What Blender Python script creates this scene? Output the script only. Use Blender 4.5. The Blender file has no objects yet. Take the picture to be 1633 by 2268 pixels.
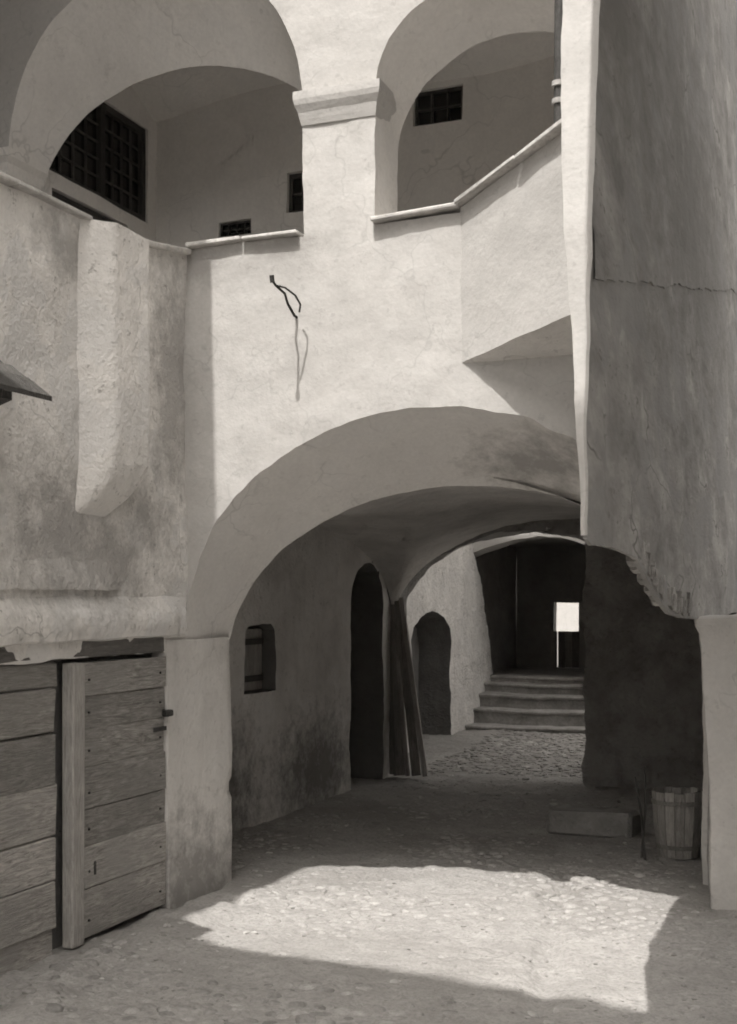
import bpy, bmesh, math, random
import numpy as np
from mathutils import Vector, noise, Matrix
R = math.radians
rnd = random.Random(7)
scene = bpy.context.scene
COL = scene.collection

# ------------------------------------------------------------------ camera
cam_d = bpy.data.cameras.new('camera'); cam = bpy.data.objects.new('camera', cam_d); COL.objects.link(cam)
cam.location = (0, 0, 1.8); cam.rotation_euler = (R(90), 0, R(21.4))
cam_d.sensor_fit = 'HORIZONTAL'; cam_d.sensor_width = 36.0; cam_d.lens = 36.0 * 2850 / 1633
cam_d.shift_x = 0.0; cam_d.shift_y = 196 / 1633
cam_d.clip_start = 0.05; cam_d.clip_end = 500
scene.camera = cam
# ------------------------------------------------------------------ sky, sun, exposure
SUN_EL, SUN_AZ = 62.5, 2.5            # the sun stands behind the camera; its light travels 2.5 degrees to the right of +Y
world = bpy.data.worlds.new('World'); scene.world = world; world.use_nodes = True
nt = world.node_tree; nt.nodes.clear()
sky = nt.nodes.new('ShaderNodeTexSky'); sky.sky_type = 'NISHITA'; sky.sun_disc = False
sky.sun_elevation = R(SUN_EL); sky.sun_rotation = R(180 + SUN_AZ); sky.air_density = 1.3; sky.dust_density = 5.0
hs = nt.nodes.new('ShaderNodeHueSaturation'); hs.inputs['Saturation'].default_value = 0.06      # monochrome print: a colourless sky
tint = nt.nodes.new('ShaderNodeMix'); tint.data_type = 'RGBA'; tint.blend_type = 'MULTIPLY'; tint.inputs['Factor'].default_value = 1.0
tint.inputs[7].default_value = (1.0, 0.96, 0.912, 1)
bg = nt.nodes.new('ShaderNodeBackground'); bg.inputs['Strength'].default_value = 0.15
wo = nt.nodes.new('ShaderNodeOutputWorld')
nt.links.new(sky.outputs[0], hs.inputs['Color']); nt.links.new(hs.outputs[0], tint.inputs[6])
nt.links.new(tint.outputs[2], bg.inputs[0]); nt.links.new(bg.outputs[0], wo.inputs[0])
sun_d = bpy.data.lights.new('sun', 'SUN'); sun_d.energy = 2.5; sun_d.angle = R(0.55); sun_d.color = (1.0, 0.967, 0.928)
sun = bpy.data.objects.new('sun', sun_d); COL.objects.link(sun)
sd = Vector((math.sin(R(SUN_AZ)) * math.cos(R(SUN_EL)), math.cos(R(SUN_AZ)) * math.cos(R(SUN_EL)), -math.sin(R(SUN_EL))))
sun.rotation_euler = sd.to_track_quat('-Z', 'Y').to_euler(); sun.location = (-3, -6, 14)
scene.view_settings.view_transform = 'Standard'; scene.view_settings.look = 'None'
scene.view_settings.exposure = 1.0; scene.view_settings.gamma = 1.0; scene.view_settings.use_curve_mapping = False
scene.render.engine = 'CYCLES'
scene.cycles.max_bounces = 6; scene.cycles.diffuse_bounces = 5
scene.cycles.filter_width = 1.9
scene.cycles.use_denoising = True
scene.cycles.use_adaptive_sampling = True; scene.cycles.adaptive_threshold = 0.04; scene.cycles.adaptive_min_samples = 12

# ------------------------------------------------------------------ materials
def sep(v, warm=1.0):
    """a neutral, slightly warm grey"""
    return (v * (1 + .035 * warm), v, v * (1 - .045 * warm), 1)

class NT:
    def __init__(s, name):
        s.m = bpy.data.materials.new(name); s.m.use_nodes = True; s.t = s.m.node_tree
        s.b = s.t.nodes['Principled BSDF']; s.b.inputs['Specular IOR Level'].default_value = 0.15
    def n(s, typ, **kw):
        x = s.t.nodes.new(typ)
        for k, v in kw.items():
            if k in x.inputs: x.inputs[k].default_value = v
            else: setattr(x, k, v)
        return x
    def l(s, a, b): s.t.links.new(a, b)
    def pos(s, scale=(1, 1, 1), obj=False):
        g = s.n('ShaderNodeTexCoord').outputs['Object'] if obj else s.n('ShaderNodeNewGeometry').outputs['Position']
        mp = s.n('ShaderNodeMapping'); mp.inputs['Scale'].default_value = scale
        s.l(g, mp.inputs[0]); return mp.outputs[0], mp
    def noise(s, vec, scale, detail=6, rough=.6, dist=0):
        x = s.n('ShaderNodeTexNoise'); x.inputs['Scale'].default_value = scale; x.inputs['Detail'].default_value = detail
        x.inputs['Roughness'].default_value = rough; x.inputs['Distortion'].default_value = dist
        s.l(vec, x.inputs['Vector']); return x.outputs[0]
    def ramp(s, f, a, b, va=0, vb=1):
        x = s.n('ShaderNodeMapRange'); x.inputs[1].default_value = a; x.inputs[2].default_value = b
        x.inputs[3].default_value = va; x.inputs[4].default_value = vb; s.l(f, x.inputs[0]); return x.outputs[0]
    def math(s, op, a, b):
        x = s.n('ShaderNodeMath'); x.operation = op
        for i, q in enumerate((a, b)):
            if isinstance(q, (int, float)): x.inputs[i].default_value = q
            else: s.l(q, x.inputs[i])
        return x.outputs[0]
    def mix(s, f, a, b, mode='MIX'):
        x = s.n('ShaderNodeMix'); x.data_type = 'RGBA'; x.blend_type = mode
        if isinstance(f, (int, float)): x.inputs[0].default_value = f
        else: s.l(f, x.inputs[0])
        for i, q in ((6, a), (7, b)):
            if isinstance(q, tuple): x.inputs[i].default_value = q
            else: s.l(q, x.inputs[i])
        return x.outputs[2]
    def bump(s, h, strength=.4, dist=.01, prev=None):
        x = s.n('ShaderNodeBump'); x.inputs['Strength'].default_value = strength; x.inputs['Distance'].default_value = dist
        s.l(h, x.inputs['Height'])
        if prev is not None: s.l(prev, x.inputs['Normal'])
        return x.outputs[0]
    def out(s, col, nrm=None, rough=.9):
        if isinstance(col, tuple): s.b.inputs['Base Color'].default_value = col
        else: s.l(col, s.b.inputs['Base Color'])
        s.b.inputs['Roughness'].default_value = rough
        if nrm is not None: s.l(nrm, s.b.inputs['Normal'])
        return s.m

def plaster(name, v, spread=.25, streak=.3, speck=.35, bump=.5, grime_shade=None, grime_shade_v=.2, coarse=1.0, along=1.0, crack=.35, patch=.25, patch_v=.8):
    """limewashed plaster: cloudy tone, mended patches, rain streaks, hair cracks, specks where the wash has flaked, trowel relief"""
    k = NT(name); p, _ = k.pos((1, along, 1)); ps, _ = k.pos((7, 7 * along, .55))
    a = k.noise(p, 1.3 * coarse, 4, .68, 0); b = k.noise(p, 7 * coarse, 3, .7); c = k.noise(ps, 1.0, 2, .6)
    d = k.noise(p, 42, 1, .6); e = k.noise(p, 15, 3, .8, 0)
    col = k.mix(k.ramp(a, .34, .68), sep(v * (1 - spread)), sep(v * 1.03))
    col = k.mix(k.ramp(b, .3, .75, 0, .45), col, sep(v * (1 - spread * .8)))
    col = k.mix(k.ramp(c, .52, .78, 0, streak), col, sep(v * .55))
    col = k.mix(k.ramp(e, .60, .68, 0, speck), col, sep(v * .45, 1.3))
    col = k.mix(k.ramp(d, .3, .7, 0, .2), col, sep(v * .6))
    wv = k.n('ShaderNodeVectorMath'); wv.operation = 'MULTIPLY_ADD'; wv.inputs[1].default_value = (.9, .9, .9)
    nzc = k.n('ShaderNodeTexNoise'); nzc.inputs['Scale'].default_value = 2.6; nzc.inputs['Detail'].default_value = 3; k.l(p, nzc.inputs['Vector'])
    k.l(nzc.outputs['Color'], wv.inputs[0]); k.l(p, wv.inputs[2])
    vo = k.n('ShaderNodeTexVoronoi'); vo.feature = 'DISTANCE_TO_EDGE'; vo.inputs['Scale'].default_value = 1.15; k.l(wv.outputs[0], vo.inputs['Vector'])
    cf = k.math('MULTIPLY', k.ramp(vo.outputs['Distance'], .0, .012, 1, 0), k.ramp(a, .46, .58, 0, crack))
    col = k.mix(cf, col, sep(v * .25, 1.3))
    pm = k.math('MULTIPLY', k.ramp(nzc.outputs[0], .53, .55, 0, 1), patch)          # a mended or flaked layer has a hard edge
    col = k.mix(pm, col, sep(v * patch_v, .6))
    if grime_shade:                                             # old damp stains, and corner shade put into the colour, round given points
        tot = None
        for (gx, gy, gz, rx, rz) in grime_shade:
            g, mp = k.pos((1 / rx, 1 / rx, 1 / rz)); mp.vector_type = 'POINT'
            mp.inputs['Location'].default_value = (-gx / rx, -gy / rx, -gz / rz)
            ln = k.n('ShaderNodeVectorMath'); ln.operation = 'LENGTH'; k.l(g, ln.inputs[0])
            f = k.ramp(ln.outputs['Value'], 0, 1, 1, 0)
            tot = f if tot is None else k.math('MAXIMUM', tot, f)
        nz = k.noise(p, 6.5, 4, .78, 0)
        f = k.ramp(k.math('ADD', k.math('MULTIPLY', tot, .62), k.math('SUBTRACT', nz, .5)), .12, .5, 0, .85)
        col = k.mix(f, col, sep(grime_shade_v, 1.2))
    h = k.math('ADD', k.math('MULTIPLY', b, .022), k.math('ADD', k.math('MULTIPLY', d, .005), k.math('MULTIPLY', e, .011)))
    return k.out(col, k.bump(h, min(1, bump), 1.0 if bump <= 1 else bump), .92)

def wood(name, v, along=(1, 1, 14), dark=.5, rough=.8):
    k = NT(name); p, mp = k.pos(along, True)
    oi = k.n('ShaderNodeObjectInfo'); of = k.n('ShaderNodeVectorMath'); of.operation = 'ADD'
    mul = k.n('ShaderNodeVectorMath'); mul.operation = 'SCALE'; mul.inputs[0].default_value = (9, 17, 31); k.l(oi.outputs['Random'], mul.inputs['Scale'])
    k.l(p, of.inputs[0]); k.l(mul.outputs[0], of.inputs[1]); q = of.outputs[0]
    g = k.noise(q, 2.6, 5, .74, 2.6); g2 = k.noise(q, 12, 3, .6); pw, _ = k.pos(); w = k.noise(pw, 3.2, 5, .65)
    col = k.mix(k.ramp(g, .3, .7), sep(v * dark, 1.6), sep(v * 1.15, 1.4))
    col = k.mix(k.ramp(g2, .5, .8, 0, .6), col, sep(v * .4, 1.6))
    col = k.mix(k.ramp(w, .45, .62, 0, .6), col, sep(v * .6, 1.2))
    tone = k.ramp(oi.outputs['Random'], 0, 1, .68, 1.2)
    cm = k.n('ShaderNodeVectorMath'); cm.operation = 'SCALE'; k.l(col, cm.inputs[0]); k.l(tone, cm.inputs['Scale'])
    nb = k.bump(g, .7, .01); nb = k.bump(g2, .5, .005, nb)
    return k.out(cm.outputs[0], nb, rough)

def stone(name, v, sc=6, bump=.8, rough=.9):
    k = NT(name); p, _ = k.pos()
    oi = k.n('ShaderNodeObjectInfo')
    a = k.noise(p, sc, 5, .65, .5); d = k.noise(p, sc * 7, 2, .6)
    col = k.mix(k.ramp(a, .3, .7), sep(v * .6, 1.2), sep(v * 1.15))
    col = k.mix(k.ramp(d, .45, .75, 0, .5), col, sep(v * .5, 1.2))
    tone = k.ramp(oi.outputs['Random'], 0, 1, .75, 1.2)
    cm = k.n('ShaderNodeVectorMath'); cm.operation = 'SCALE'; k.l(col, cm.inputs[0]); k.l(tone, cm.inputs['Scale'])
    return k.out(cm.outputs[0], k.bump(d, bump, .008, k.bump(a, bump, .02)), rough)

def earth(name, v):
    k = NT(name); p, _ = k.pos()
    a = k.noise(p, .9, 5, .65, .6); b = k.noise(p, 6, 5, .72, .6); d = k.noise(p, 45, 3, .65)
    vo = k.n('ShaderNodeTexVoronoi'); vo.inputs['Scale'].default_value = 17; k.l(p, vo.inputs['Vector'])
    col = k.mix(k.ramp(a, .35, .68), sep(v * .72, 1.3), sep(v * 1.1))
    col = k.mix(k.ramp(b, .42, .7, 0, .6), col, sep(v * .66, 1.2))
    col = k.mix(k.ramp(d, .45, .7, 0, .6), col, sep(v * .5, 1.2))
    hv = k.ramp(vo.outputs['Distance'], 0, .55, 1, 0)
    n = k.bump(hv, .35, .014, k.bump(b, .6, .03)); n = k.bump(d, .7, .008, n)
    return k.out(col, n, .95)

M = {}
M['white'] = plaster('limewash_white', .49, spread=.15, streak=.12, speck=.26, bump=.2, crack=.2, patch=.14,
                     grime_shade=[(-1.8, 7.2, 2.6, .75, .3), (-3.75, 6.75, 3.8, .35, .25), (-3.2, 6.75, 3.85, .5, .12)], grime_shade_v=.3)
M['soffit'] = plaster('bounce_lit_limewash', .70, spread=.15, streak=.1, speck=.2, bump=.3, grime_shade=[(-1.7, 7.2, 2.6, .75, .25)], grime_shade_v=.28)  # same limewash made paler: bounce from the ground put into the colour
M['gallery'] = plaster('gallery_plaster', .74, spread=.12, streak=.10, speck=.10, bump=.25)
M['gallery_deep'] = plaster('gallery_back_plaster', .76, spread=.15, streak=.12, speck=.12, bump=.25)
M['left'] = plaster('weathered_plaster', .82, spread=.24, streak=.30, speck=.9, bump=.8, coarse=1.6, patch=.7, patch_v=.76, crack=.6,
                    grime_shade=[(-3.8, 5.5, 2.15, .95, .7), (-3.8, 5.9, 2.0, .7, .45), (-3.8, 6.6, 3.1, .42, 1.5), (-3.8, 5.6, 3.6, .6, .25), (-3.8, 6.3, 2.25, .45, .35)], grime_shade_v=.33)  # the tall spot beside the flue is corner shade put into the colour
M['flue'] = plaster('flue_plaster', .80, spread=.2, streak=.3, speck=.8, bump=.7, coarse=1.6, patch=.5, crack=.5)
M['pier'] = plaster('pier_plaster', .70, spread=.2, streak=.3, speck=.3, bump=.5, grime_shade=[(-3.8, 6.8, .1, .9, .7)], grime_shade_v=.25)
M['right'] = plaster('grey_render', .44, spread=.6, streak=.35, speck=1.0, bump=.4, coarse=2.4, along=.42, patch=.7, patch_v=.62, crack=.9,
                     grime_shade=[(-.9, 7.5, 3.9, 3.4, 1.5), (-.9, 4.9, 4.2, 1.2, 1.1)], grime_shade_v=.19)
M['pillar'] = plaster('pillar_plaster', .56, spread=.2, streak=.25, speck=.3, bump=.5)
M['vault'] = plaster('smoky_vault', .80, spread=.35, streak=.12, speck=.5, bump=.6, grime_shade=[(-2.0, 7.6, 2.6, .9, .5)], grime_shade_v=.25)
M['room'] = plaster('passage_plaster', .74, spread=.35, streak=.3, speck=.6, bump=.9, patch=.4,
                    grime_shade=[(-4.6, 8.4, .3, 1.5, .9), (-4.6, 10.5, .3, 1.5, .8)], grime_shade_v=.16)
M['recess_shade'] = plaster('recess_shade_plaster', .2, spread=.4, streak=.2, speck=.4, bump=.9)  # dark colour standing in for the shade inside recesses and openings
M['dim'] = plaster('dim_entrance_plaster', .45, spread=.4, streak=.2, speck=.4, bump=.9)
M['rear'] = plaster('dark_rear_plaster', .42, spread=.5, streak=.2, speck=.7, bump=1.0, coarse=2, patch=.5)  # darker, blotchy plaster at the back of the passage
M['roughcast'] = plaster('roughcast', .78, spread=.3, streak=.15, speck=.9, bump=1.6, coarse=2.5)
M['house'] = plaster('house_plaster', .55, spread=.2, streak=.2)
M['earth'] = earth('trodden_earth', .37)
M['stone'] = stone('field_stone', .42)
M['cobble'] = stone('river_cobble', .335, 8)
M['gravel'] = stone('pebbles', .42, 9)
M['step'] = stone('worn_step_stone', .32, 5)
M['coping'] = stone('coping_stone', .52, 5, .5)
M['brick'] = stone('old_brick', .36, 12)
M['wood_h'] = wood('weathered_board', .48, (14, 1.3, 14), .32)         # grain along local y
M['wood_v'] = wood('weathered_post', .42, (14, 14, 1.2))          # grain along local z
M['wood_dark'] = wood('tarred_wood', .11, (14, 14, 1.5))
M['wood_dark2'] = wood('weathered_beam', .26, (14, 1.2, 14))
M['wood_dark3'] = wood('old_board', .24, (14, 14, 1.2))
M['wood_pale'] = wood('bare_wood', .42, (14, 14, 1.2))
M['iron'] = stone('rusty_iron', .05, 20, .4, .7)
M['zinc'] = stone('dull_zinc', .07, 12, .2, .6)
k = NT('dark_glass'); M['glass'] = k.out(sep(.02), None, .25); k.b.inputs['Specular IOR Level'].default_value = .4
M['tile'] = stone('roof_tile', .2, 8)

# ------------------------------------------------------------------ object helpers
WL = {}
def reg(o, parent, loc, label=None, cat=None, group=None, kind=None):
    COL.objects.link(o); WL[o.name] = Vector(loc)
    if parent is not None:
        o.parent = parent; o.location = Vector(loc) - WL[parent.name]
    else: o.location = loc
    if label: o['label'] = label
    if cat: o['category'] = cat
    if group: o['group'] = group
    if kind: o['kind'] = kind
    return o
def thing(name, loc, label, cat, group=None):
    return reg(bpy.data.objects.new(name, None), None, loc, label, cat, group)
def mesh(name, verts, faces, mat, smooth=True, angle=38):
    me = bpy.data.meshes.new(name); me.from_pydata([tuple(v) for v in verts], [], faces)
    me.materials.append(M[mat] if isinstance(mat, str) else mat)
    if smooth:
        me.polygons.foreach_set('use_smooth', [True] * len(me.polygons)); me.set_sharp_from_angle(angle=R(angle))
    me.update(); return me
def obj(name, verts, faces, mat, parent=None, loc=(0, 0, 0), smooth=True, **kw):
    """verts in world space; the origin goes to loc"""
    L = Vector(loc)
    me = mesh(name, [Vector(v) - L for v in verts], faces, mat, smooth)
    return reg(bpy.data.objects.new(name, me), parent, loc, **kw)
def inst(name, me, parent, loc, rot=(0, 0, 0), scale=(1, 1, 1), **kw):
    o = bpy.data.objects.new(name, me); reg(o, parent, loc, **kw); o.rotation_euler = rot; o.scale = scale; return o

def wob(p, amp):
    """uneven masonry: one noise field in world space, so that panels that meet stay together"""
    p = Vector(p)
    return p + amp * (noise.noise_vector(p * 1.7) + .5 * noise.noise_vector(p * 5.3 + Vector((3, 8, 1))) + .28 * noise.noise_vector(p * 13))

def box_data(a, b, bev=0.0, jit=0.0, seed=0):
    """box between corners a and b with chamfered edges, corners jittered"""
    bm = bmesh.new(); r = random.Random(seed)
    bmesh.ops.create_cube(bm, size=1)
    a = Vector(a); b = Vector(b)
    for v in bm.verts:
        v.co = Vector([(a[i] + b[i]) / 2 + v.co[i] * (b[i] - a[i]) + r.uniform(-jit, jit) for i in range(3)])
    if bev: bmesh.ops.bevel(bm, geom=list(bm.edges), offset=bev, segments=1, affect='EDGES', profile=.5)
    bm.verts.index_update()
    vs = [v.co.copy() for v in bm.verts]; fs = [[v.index for v in f.verts] for f in bm.faces]; bm.free(); return vs, fs
def box(name, a, b, mat, parent=None, bev=.006, jit=0.0, seed=0, **kw):
    vs, fs = box_data(a, b, bev, jit, seed)
    c = tuple((a[i] + b[i]) / 2 for i in range(3))
    return obj(name, vs, fs, mat, parent, kw.pop('loc', c), smooth=False, **kw)

def grid(name, rows, mat, parent, amp=.0, **kw):
    nr, nc = len(rows), len(rows[0]); vs = [wob(p, amp) if amp else Vector(p) for r in rows for p in r]
    fs = [(i * nc + j, i * nc + j + 1, (i + 1) * nc + j + 1, (i + 1) * nc + j) for i in range(nr - 1) for j in range(nc - 1)]
    return obj(name, vs, fs, mat, parent, **kw)

def inpoly(pts, poly):
    x, y = pts[:, 0], pts[:, 1]; r = np.zeros(len(pts), bool); n = len(poly)
    for i in range(n):
        x0, y0 = poly[i]; x1, y1 = poly[(i + 1) % n]
        if y0 == y1: continue
        c = ((y0 > y) != (y1 > y)) & (x < (x1 - x0) * (y - y0) / (y1 - y0) + x0); r ^= c
    return r
def nearest(pts, poly):
    best = np.full(len(pts), 1e9); bp = pts.copy(); n = len(poly)
    for i in range(n):
        a = np.array(poly[i], float); b = np.array(poly[(i + 1) % n], float); d = b - a; L = d @ d
        if L == 0: continue
        t = np.clip(((pts - a) @ d) / L, 0, 1); q = a + t[:, None] * d; ds = np.hypot(*(pts - q).T)
        m = ds < best; best[m] = ds[m]; bp[m] = q[m]
    return best, bp

def panel(name, P, outer, mat, parent, holes=(), step=.05, amp=.012, rim=None, back=None, soft=.0, mat2=None, **kw):
    """a masonry face: polygon 'outer' minus holes, meshed as a fine uneven grid. P(u, v, w) -> world, w is metres into the wall.
    holes: (polygon, depth, map) with map(u, v, s) -> (u, v) the section at fraction s of the depth (None: straight).
    rim: depth of the outer edge's return; back: depth at which the face is closed at the back."""
    o = np.array(outer, float); u0, v0 = o.min(0); u1, v1 = o.max(0)
    nu = max(1, round((u1 - u0) / step)); nv = max(1, round((v1 - v0) / step))
    U = np.linspace(u0, u1, nu + 1); V = np.linspace(v0, v1, nv + 1)
    cu, cv = np.meshgrid((U[:-1] + U[1:]) / 2, (V[:-1] + V[1:]) / 2, indexing='ij')
    cc = np.stack([cu.ravel(), cv.ravel()], 1); keep = inpoly(cc, outer)
    for h in holes: keep &= ~inpoly(cc, h[0])
    keep = keep.reshape(nu, nv)
    cnt = np.zeros((nu + 1, nv + 1), int)
    for a in (0, 1):
        for b in (0, 1): cnt[a:nu + a, b:nv + b] += keep
    gu, gv = np.meshgrid(U, V, indexing='ij'); pts = np.stack([gu, gv], -1)
    idx = -np.ones((nu + 1, nv + 1), int); used = np.argwhere(cnt > 0)
    bd = np.argwhere((cnt > 0) & (cnt < 4)); bp = pts[bd[:, 0], bd[:, 1]]
    polys = [outer] + [h[0] for h in holes]
    D = []; Q = []
    for pl in polys:
        d, q = nearest(bp, pl); D.append(d); Q.append(q)
    D = np.array(D); own = D.argmin(0); q = np.array(Q)[own, np.arange(len(bp))]
    for pi, pl in enumerate(polys):                                   # keep the corners of the outlines
        n = len(pl)
        for i in range(n):
            a = np.array(pl[i - 1]); b = np.array(pl[i]); c = np.array(pl[(i + 1) % n])
            x, y = b - a, c - b; cr = abs(x[0] * y[1] - x[1] * y[0]) / (np.hypot(*x) * np.hypot(*y) + 1e-12)
            if cr < .5: continue
            dd = np.hypot(*(bp - b).T); dd[own != pi] = 9; j = dd.argmin()
            if dd[j] < step * 1.3: q[j] = b
    pts[bd[:, 0], bd[:, 1]] = q
    owner = {}; 
    for j, (a, b) in enumerate(bd): owner[(a, b)] = own[j]
    vs = []; uv = []
    for a, b in used:
        idx[a, b] = len(vs); u, v = pts[a, b]; w = soft if owner.get((a, b), 0) > 0 else 0.0
        uv.append((u, v)); vs.append(P(u, v, w))
    fs = []; edge = {}
    for i, j in np.argwhere(keep):
        c = [(i, j), (i + 1, j), (i + 1, j + 1), (i, j + 1)]; f = [int(idx[q]) for q in c]; fs.append(f)
        for e in range(4):
            A, B = c[e], c[(e + 1) % 4]; key = (min(A, B), max(A, B))
            edge[key] = None if key in edge else (A, B)
    nfront = len(vs); front = list(fs)
    def strip(A, B, depth, mp, seg, cache):
        for X in (A, B):
            if X not in cache:
                u, v = pts[X]; ids = [int(idx[X])]
                for s_ in range(1, seg + 1):
                    s = s_ / seg; uu, vv = mp(u, v, s) if mp else (u, v)
                    ids.append(len(vs)); vs.append(P(uu, vv, depth * s)); uv.append((uu, vv))
                cache[X] = ids
        for s in range(seg): fs.append((cache[B][s], cache[A][s], cache[A][s + 1], cache[B][s + 1]))
    caches = [dict() for _ in polys]
    for key, e in edge.items():
        if e is None: continue
        A, B = e; oa, ob = owner.get(A, 0), owner.get(B, 0); pi = max(oa, ob)
        if pi == 0:
            if rim: strip(A, B, rim, None, max(1, round(rim / .1)), caches[0])
        else:
            pl, depth, mp = holes[pi - 1]
            if depth: strip(A, B, depth, mp, max(1, round(depth / .06)), caches[pi])
    if back:
        base = len(vs)
        for u, v in uv[:nfront]: vs.append(P(u, v, back))
        for f in front: fs.append([base + q for q in reversed(f)])
    vs = [wob(p, amp) for p in vs]
    o_ = obj(name, vs, fs, mat, parent, **kw)
    if mat2:
        o_.data.materials.append(M[mat2]); nf = len(front)
        o_.data.polygons.foreach_set('material_index', [0] * nf + [1] * (len(fs) - nf))
    return o_

def ell(cx, z0, a, b, n=40, t0=180.0, t1=0.0):
    return [(cx + a * math.cos(R(t0 + (t1 - t0) * i / n)), z0 + b * math.sin(R(t0 + (t1 - t0) * i / n))) for i in range(n + 1)]
def tube_data(path, rad, n=8, taper=None):
    vs = []; fs = []; prev = None
    for i, p in enumerate(path):
        p = Vector(p); d = (Vector(path[min(i + 1, len(path) - 1)]) - Vector(path[max(i - 1, 0)])).normalized()
        a = d.orthogonal().normalized() if prev is None else (prev - d * prev.dot(d)).normalized(); prev = a; b = d.cross(a)
        r = rad if taper is None else rad * (1 + (taper - 1) * i / (len(path) - 1))
        for j in range(n):
            t = 2 * math.pi * j / n; vs.append(p + r * (a * math.cos(t) + b * math.sin(t)))
    for i in range(len(path) - 1):
        for j in range(n): fs.append((i * n + j, i * n + (j + 1) % n, (i + 1) * n + (j + 1) % n, (i + 1) * n + j))
    fs.append(list(range(n))[::-1]); fs.append([(len(path) - 1) * n + j for j in range(n)])
    return vs, fs

# ================================================================== GROUND
def axis(lo, hi, st, far):
    a = list(np.arange(lo, hi + 1e-6, st))
    return [lo - f for f in far[::-1]] + a + [hi + f for f in far]
GX = axis(-5.6, 1.2, .035, [1, 4, 12, 40, 90]); GY = axis(4.3, 17.0, .045, [1, 4, 12, 40, 90])
ga, gb = Vector((-1.93, 8.5)), Vector((-1.36, 5.5))
def gz(x, y):
    p = Vector((x, y, 0))
    z = .022 * noise.noise(p * .8) + .014 * noise.noise(p * 2.9 + Vector((5, 0, 0))) + .007 * noise.noise(p * 8) + .005 * noise.noise(p * 19)
    z += .024 * max(0, noise.noise(p * 10 + Vector((1, 7, 2))))
    t = max(0, min(1, ((x - ga.x) * (gb.x - ga.x) + (y - ga.y) * (gb.y - ga.y)) / (gb - ga).length_squared))
    q = ga.lerp(gb, t); d = (Vector((x, y)) - q).length + .05 * noise.noise(p * 3)
    if 5.0 < y < 9: z += -.028 * math.exp(-(d / .07) ** 2) + .008 * math.exp(-((d - .17) / .08) ** 2)
    z += .10 * max(0, min(1, (y - 12.5) / 3.5))
    z += .05 * math.exp(-((x + 3.55) / .25) ** 2) * (1 if y < 6.9 else math.exp(-((y - 6.9) / .3) ** 2)) * (.5 + noise.noise(p * 4))
    return z
gv = [(x, y, gz(x, y)) for y in GY for x in GX]; nx = len(GX)
gf = [(i * nx + j, i * nx + j + 1, (i + 1) * nx + j + 1, (i + 1) * nx + j) for i in range(len(GY) - 1) for j in range(nx - 1)]
ground = obj('ground', gv, gf, 'earth', kind='structure', label='trodden earth and cobble ground of the courtyard', category=None) if False else obj('ground', gv, gf, 'earth', kind='structure')

def pebble_mesh(seed, sub=1):
    bm = bmesh.new(); r = random.Random(seed); bmesh.ops.create_icosphere(bm, subdivisions=sub, radius=1)
    off = Vector((seed * 7, 0, 0))
    for v in bm.verts: v.co *= 1 + .28 * noise.noise(v.co * 1.3 + off)
    bm.verts.index_update()
    vs = [v.co.copy() for v in bm.verts]; fs = [[v.index for v in f.verts] for f in bm.faces]; bm.free(); return vs, fs
STONES = [mesh('stone', *pebble_mesh(s), 'stone') for s in range(6)]
def free(x, y):
    if x < -3.72 and y < 6.9: return False
    if x > -1.05 and y > 8.0: return False
    if 6.6 < y < 7.5 and (x < -3.7): return False
    return -4.5 < x < .2
cnt = 0
while cnt < 230:                                   # stones set in or lying on the trodden earth
    q = rnd.random()
    if q < .35: x, y, s = rnd.uniform(-4.2, -2.8), rnd.uniform(13, 16), rnd.uniform(.03, .065)
    elif q < .6: x, y, s = rnd.uniform(-4.3, -2.2), rnd.uniform(10.5, 13), rnd.uniform(.02, .05)
    elif q < .75: x, y, s = rnd.gauss(-3.35, .25), rnd.uniform(5.2, 6.3), rnd.uniform(.012, .03)
    else: x, y, s = rnd.uniform(-4.3, .2), rnd.uniform(5.0, 10), rnd.uniform(.012, .032)
    if not free(x, y): continue
    inst('stone', STONES[cnt % 6], ground, (x, y, gz(x, y) - s * .12), (0, 0, rnd.uniform(0, 6.3)), (s * rnd.uniform(.9, 1.4), s, s * rnd.uniform(.4, .6))); cnt += 1
def cobble_data(seed):
    r = random.Random(seed); vs = [(0, 0, .34)]; fs = []; n = 9; off = seed * 3.7
    rad = [1 + .22 * noise.noise(Vector((math.cos(6.283 * j / n) * 1.2 + off, math.sin(6.283 * j / n) * 1.2, 1))) for j in range(n)]
    for rr, z in ((.5, .31), (.84, .19), (1.0, -.05), (1.0, -.4)):
        for j in range(n):
            t = 6.283 * j / n; q = rr * rad[j]; vs.append((q * math.cos(t), q * math.sin(t), z + .05 * noise.noise(Vector((q * math.cos(t) * 2 + off, q * math.sin(t) * 2, 5)))))
    for j in range(n): fs.append((0, 1 + j, 1 + (j + 1) % n))
    for k_ in range(3):
        for j in range(n): fs.append((1 + k_ * n + j, 1 + (k_ + 1) * n + j, 1 + (k_ + 1) * n + (j + 1) % n, 1 + k_ * n + (j + 1) % n))
    return vs, fs
CD = [cobble_data(i) for i in range(10)]; COB = [mesh('cobble', v_, f_, 'cobble') for v_, f_ in CD]
spots = []; row_ = 0; y = 4.7
while y < 12.3:
    x = -3.75 + (.05 if row_ % 2 else 0)
    if y > 7.5: x -= .75
    while x < .15:
        px, py = x + rnd.uniform(-.018, .018) + .03 * math.sin(y * 3), y + rnd.uniform(-.018, .018)
        if not (px < -3.72 and py < 7.45) and not (px > -1.0 and py > 7.6) and px > -4.5:
            bury = .5 + .5 * noise.noise(Vector((px * .9, py * .9, 4))) + .25 * noise.noise(Vector((px * 3, py * 3, 8)))
            if bury > .46: spots.append((px, py, bury))
        x += .098
    y += .083; row_ += 1
spots.sort(key=lambda q: q[1]); cv = []; cf_ = []
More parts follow.
